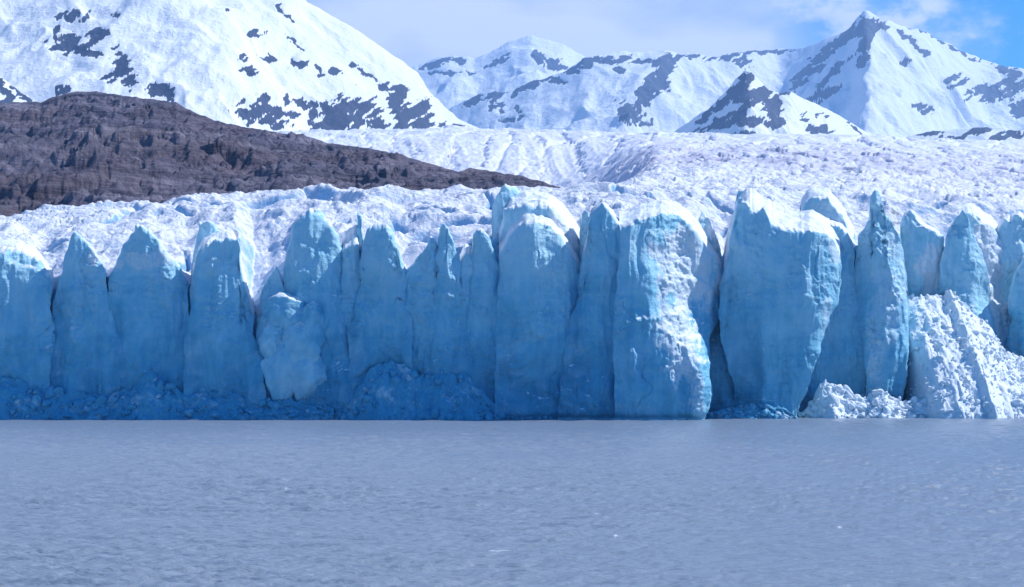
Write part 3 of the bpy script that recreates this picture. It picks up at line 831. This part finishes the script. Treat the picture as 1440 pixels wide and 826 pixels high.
FARSNOW = (.74, .79, .86)
mountain('mountain', 'pale distant summit half lost in cloud, left of the dark-ribbed peak',
         [(520, 112), (560, 98), (588, 91), (612, 82), (640, 78), (668, 82), (684, 76), (700, 68), (716, 58), (734, 53), (748, 50), (768, 56), (790, 62), (812, 74), (840, 92), (880, 110)],
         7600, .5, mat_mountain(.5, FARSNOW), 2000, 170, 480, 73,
         blobs=[(606, 90, 18, 6, -20, 1), (640, 84, 18, 5, 5, .9), (628, 102, 20, 3, 0, .7), (664, 102, 10, 3, 10, .8), (700, 84, 18, 3, -35, .9), (756, 80, 7, 12, -25, .9), (768, 84, 12, 5, 50, .9), (780, 90, 14, 10, 20, .8), (696, 90, 20, 3, -20, .7)],
         rows=120, bias=-.08)
mountain('mountain', 'long distant snow range with dark rock ribs and the highest pointed peak at the right',
         [(600, 170), (640, 149), (655, 140), (672, 132), (692, 127), (708, 130), (722, 126), (742, 114), (762, 110), (784, 103), (806, 92), (822, 79), (846, 77), (872, 72), (900, 74), (930, 72), (960, 76), (984, 76), (996, 81), (1020, 76),
          (1050, 71), (1088, 68), (1128, 68), (1150, 60), (1176, 48), (1200, 38), (1212, 31), (1223, 27), (1236, 30), (1250, 28), (1266, 36), (1292, 40), (1320, 55), (1352, 70), (1384, 84), (1420, 94), (1445, 98), (1520, 90), (1640, 60), (1760, 40)],
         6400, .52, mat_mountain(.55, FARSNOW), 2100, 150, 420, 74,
         ydist=[(600, 0), (820, -250), (990, 150), (1100, 500), (1223, -350), (1380, 250), (1500, 100), (1760, 0)],
         blobs=[(690, 136, 34, 7, -22, 1), (665, 142, 18, 7, -30, 1), (742, 120, 40, 6, -20, 1), (780, 112, 26, 5, 15, .9), (820, 92, 28, 7, -22, 1), (850, 84, 30, 7, 8, 1), (890, 84, 34, 6, 0, .9),
                (700, 152, 12, 9, 20, .9), (730, 160, 6, 10, 0, .8), (712, 168, 14, 4, 0, .7),
                (935, 90, 22, 14, -40, 1), (910, 128, 14, 44, 32, 1.), (928, 108, 18, 30, 30, .9), (885, 160, 22, 18, 20, 1.), (905, 176, 16, 6, 0, .7), (870, 98, 8, 5, 0, .7),
                (960, 80, 24, 6, 0, .9), (1020, 80, 26, 5, -10, .8), (1046, 88, 16, 8, 0, .9), (1080, 72, 40, 4, 0, .9),
                (1190, 52, 44, 9, -36, 1.), (1150, 86, 52, 8, -38, 1), (1130, 112, 40, 5, -38, 1), (1168, 104, 34, 5, -40, .9), (1215, 66, 10, 38, 3, 1.), (1160, 130, 26, 9, -30, .9), (1150, 140, 18, 6, -15, .8), (1222, 34, 22, 13, 0, 1), (1240, 40, 18, 5, 0, .9),
                (1282, 58, 30, 5, 42, 1), (1300, 72, 14, 6, 40, .9), (1275, 86, 9, 6, 0, .9), (1286, 38, 24, 3, 14, 1), (1320, 56, 26, 3, 28, 1), (1356, 76, 30, 3, 26, .9),
                (1345, 112, 20, 8, 0, .8), (1338, 120, 10, 5, 0, .8), (1300, 152, 18, 5, 10, .9), (1284, 148, 5, 5, 0, .8), (1410, 124, 40, 16, -14, 1.), (1432, 150, 14, 18, 0, 1), (1395, 134, 20, 6, -10, .9), (1420, 100, 26, 6, 20, .8), (1360, 132, 8, 8, 0, .7)],
         spur=((1222, 24, 1130, 120, 90, 40), (1216, 30, 1212, 110, 60, 24), (940, 76, 890, 170, 70, 40), (1050, 72, 1010, 130, 40, 40), (1250, 30, 1310, 80, 40, 30), (1440, 100, 1350, 130, 60, 40)), bias=-.08, rows=210)

mountain('mountain', 'nearer snow hill with a craggy dark left side and a bright right slope, below the pointed peak',
         [(920, 200), (944, 188), (962, 176), (984, 160), (1004, 146), (1020, 130), (1036, 108), (1048, 99), (1056, 100), (1068, 113), (1082, 126), (1096, 131), (1110, 128), (1128, 138), (1160, 152), (1186, 166), (1212, 182), (1240, 198), (1262, 210)],
         3900, .6, mat_mountain(.9), 700, 60, 150, 75, ydist=[(920, 120), (1050, -160), (1110, -120), (1262, 200)],
         blobs=[(1012, 148, 44, 6, -38, 1), (1036, 128, 26, 14, -30, .85), (1050, 108, 14, 8, 0, 1), (1062, 138, 30, 12, -25, 1), (1020, 172, 34, 10, -25, 1), (1085, 150, 16, 18, 0, .9), (1056, 172, 26, 7, -10, .9), (1000, 180, 26, 5, -15, .9), (1106, 130, 16, 4, 5, 1),
                (1090, 172, 16, 10, -10, 1), (1152, 182, 16, 7, 5, 1), (1156, 162, 14, 4, 0, .8), (1126, 168, 14, 3, 20, .7), (1052, 188, 22, 3, 0, .8), (1200, 178, 20, 2, 33, .8), (1130, 160, 8, 4, 0, .6)], rows=110, bias=-.05)
mountain('mountain', 'low snow ridge with slanting dark rock bands at the right edge behind the glacier',
         [(1236, 206), (1262, 196), (1290, 189), (1312, 184), (1344, 182), (1372, 178), (1400, 181), (1440, 184), (1520, 176), (1660, 160), (1760, 150)], 3400, .6, mat_mountain(1.), 500, 30, 110, 76,
         blobs=[(1305, 186, 22, 4, 0, 1), (1358, 190, 34, 4, -22, 1), (1380, 184, 20, 4, -12, 1), (1410, 192, 30, 5, -18, 1), (1330, 194, 14, 3, -10, .9), (1436, 190, 14, 4, 0, .8)], rows=70, bias=-.05)


# ------------------------------------------------------------------ lake
def lake():
    C, Rr = 1100, 1000
    u = np.linspace(-.5, .5, C)[None, :]
    py = np.linspace(900, 584, Rr)[:, None]
    Y = CH * F / (py - HY)
    X = u * Y * 1.0
    rng = np.random.default_rng(5)
    z = np.zeros(X.shape)
    fade = lambda lam: sm(.9, 2.2, lam / (Y * Y / (CH * F) * .36))          # waves finer than the mesh are left to the surface roughness
    for i in range(70):
        lam = .35 * (4.5 / .35) ** rng.uniform(0, 1)
        th = R(-68) + rng.normal(0, .38)
        k = 2 * np.pi / lam
        a = .0098 * lam ** .6
        ph = rng.uniform(0, 6.28)
        p = (X * math.cos(th) + Y * math.sin(th)) * k + ph + 1.2 * perlin(X / (lam * 5), Y / (lam * 5), 90 + i)
        z = z + fade(lam) * a * (np.sin(p) + .25 * np.cos(2 * p))
    gust = .75 + .5 * fbm(X / 26, Y / 34, 80, 3)
    z = z * gust
    z = z + .05 * fade(1.5) * fbm(X / 1.3, Y / .8, 81, 4)
    foam = np.zeros(X.shape)
    caps = [(295, 684, 20), (62, 678, 8), (402, 690, 5), (460, 691, 6), (270, 775, 24), (700, 775, 44), (840, 720, 13), (866, 756, 9), (792, 670, 6), (128, 778, 9), (1180, 742, 8), (1310, 690, 8), (1405, 648, 7), (1120, 788, 10)]
    fn = fbm(X / .5, Y / .25, 95, 4)
    for i, (cx, cy, w_) in enumerate(caps):        # small breaking crests
        Yc = CH * F / (cy - HY); xc = wx(cx, Yc); hw = w_ * Yc / F / 2
        q = ((X - xc) / hw) ** 2 + ((Y - Yc - .12 * np.sin((X - xc) * 2.5 + i)) / (.06 + .0014 * Yc)) ** 2
        foam = np.maximum(foam, sm(1.0, .1, q + .9 * np.abs(fn)) * .85)
    z = z + .03 * foam
    V = np.stack([X, np.broadcast_to(Y, X.shape), z], -1)
    # run the sheet out to the sides, to the front and back
    def ex(A, n):
        return A
    Lc = V[:, :1].copy(); Lc[..., 0] = -4600; Lc[..., 2] = 0
    Rc = V[:, -1:].copy(); Rc[..., 0] = 4600; Rc[..., 2] = 0
    V = np.concatenate([Lc, V, Rc], 1)
    foam = np.pad(foam, ((1, 1), (1, 1)))
    Fr = V[:1].copy(); Fr[..., 1] = -250; Fr[..., 2] = 0
    Bk = V[-1:].copy(); Bk[..., 1] = 420; Bk[..., 2] = -.3
    V = np.concatenate([Fr, V, Bk], 0)
    o = make_mesh('lake_water', V.reshape(-1, 3), grid_q(V.shape[0], V.shape[1]), WAT, None, {'foam': foam.ravel()})
    tag(o, 'choppy milky grey-blue lake water in front of the glacier', 'lake', None, 'structure')


lake()


# ------------------------------------------------------------------ air
def haze():
    x0, x1, y0, y1, z0, z1 = -5600, 5600, -300, 9500, -3., 2060.
    V = [(x, y, z) for x in (x0, x1) for y in (y0, y1) for z in (z0, z1)]
    Q = [(0, 1, 3, 2), (4, 6, 7, 5), (0, 4, 5, 1), (2, 3, 7, 6), (0, 2, 6, 4), (1, 5, 7, 3)]
    t = NT('blue_haze')
    v = t.new('VolumePrincipled')
    v.inputs['Color'].default_value = (.32, .58, 1., 1)
    v.inputs['Density'].default_value = HAZE
    v.inputs['Anisotropy'].default_value = .2
    t.link(v.outputs[0], t.out.inputs['Volume'])
    o = make_mesh('haze', V, Q, t.m, smooth=False)
    tag(o, 'thin blue haze that softens the distant mountains', 'haze', None, 'stuff')


HAZE = 7e-5
haze()

# ------------------------------------------------------------------ light, sky, camera
S = np.array([.64, .15, .75]); S /= np.linalg.norm(S)
EL, AZ = math.asin(S[2]), math.atan2(S[0], S[1])
from mathutils import Vector
ld = bpy.data.lights.new('sun', 'SUN'); ld.energy = 4.5; ld.angle = R(.5); ld.color = (1., .975, .94)
lo = bpy.data.objects.new('sun', ld); col.objects.link(lo)
lo.rotation_euler = Vector(S).to_track_quat('Z', 'Y').to_euler()

w = bpy.data.worlds.new('World'); bpy.context.scene.world = w; w.use_nodes = True
t = w.node_tree; t.nodes.clear()
def N(ty, **kw):
    n = t.nodes.new('ShaderNode' + ty)
    for k, v in kw.items(): setattr(n, k, v)
    return n
def M(op, a, b):
    n = N('Math', operation=op)
    for i, v in enumerate((a, b)):
        if isinstance(v, bpy.types.NodeSocket): t.links.new(v, n.inputs[i])
        else: n.inputs[i].default_value = v
    return n.outputs[0]
def MR(v, a, b, c=0., d=1.):
    n = N('MapRange', interpolation_type='SMOOTHSTEP')
    for i, q in enumerate((v, a, b, c, d)):
        if isinstance(q, bpy.types.NodeSocket): t.links.new(q, n.inputs[i])
        else: n.inputs[i].default_value = q
    return n.outputs[0]
out = N('OutputWorld'); bg = N('Background'); sky = N('TexSky', sky_type='NISHITA', sun_disc=False)
sky.sun_elevation = EL; sky.sun_rotation = AZ; sky.altitude = 1500; sky.air_density = 1.; sky.dust_density = 0.; sky.ozone_density = 6.
bg.inputs['Strength'].default_value = .125
tc = N('TexCoord'); sp = N('SeparateXYZ'); t.links.new(tc.outputs['Generated'], sp.inputs[0])
def cn(scale, detail, rough, sc=(1, 1, 2.2)):
    mp = N('Mapping'); mp.inputs['Scale'].default_value = sc
    t.links.new(tc.outputs['Generated'], mp.inputs['Vector'])
    n = N('TexNoise'); n.inputs['Scale'].default_value = scale; n.inputs['Detail'].default_value = detail; n.inputs['Roughness'].default_value = rough
    t.links.new(mp.outputs[0], n.inputs['Vector'])
    return n.outputs['Fac']
# a bank of cloud over the mountains to the north, open blue sky to the north-east
edge = M('ADD', sp.outputs['X'], M('MULTIPLY', M('SUBTRACT', cn(7., 7, .62), .5), .34))
bank = M('MULTIPLY', MR(edge, .325, .26), MR(sp.outputs['Z'], .75, .30))
bank = M('MULTIPLY', bank, MR(sp.outputs['Y'], -.1, .4))
thin = MR(cn(19., 6, .6, (1, 1, 1.8)), .40, .58, .0, 1.)
thin = M('MULTIPLY', thin, MR(sp.outputs['X'], .15, .215))     # the bank thins into wisps at its edge
bank = M('MULTIPLY', bank, M('SUBTRACT', 1., M('MULTIPLY', thin, .8)))
cl = N('ValToRGB'); t.links.new(cn(4.5, 6, .55, (1, 1, 2.6)), cl.inputs['Fac'])
cl.color_ramp.elements[0].position = .40; cl.color_ramp.elements[0].color = (2.3, 3.2, 5.5, 1)
cl.color_ramp.elements[1].position = .61; cl.color_ramp.elements[1].color = (4.9, 5.35, 6.6, 1)
mx = N('MixRGB'); t.links.new(bank, mx.inputs[0]); hs = N('HueSaturation'); hs.inputs['Saturation'].default_value = 1.42; t.links.new(sky.outputs[0], hs.inputs['Color']); t.links.new(hs.outputs[0], mx.inputs[1]); t.links.new(cl.outputs[0], mx.inputs[2])
t.links.new(mx.outputs[0], bg.inputs['Color']); t.links.new(bg.outputs[0], out.inputs['Surface'])

cd = bpy.data.cameras.new('camera'); cam = bpy.data.objects.new('camera', cd); col.objects.link(cam)
cam.location = (0, 0, CH); cam.rotation_euler = (R(90), 0, 0)
cd.sensor_width = 36; cd.lens = F / 1440 * 36; cd.shift_y = (HY - 413) / 1440.
cd.clip_start = .5; cd.clip_end = 30000
sc = bpy.context.scene; sc.camera = cam
sc.view_settings.view_transform = 'Standard'; sc.view_settings.look = 'None'
sc.view_settings.exposure = .35; sc.view_settings.gamma = 1.
sc.cycles.max_bounces = 6; sc.cycles.volume_bounces = 1
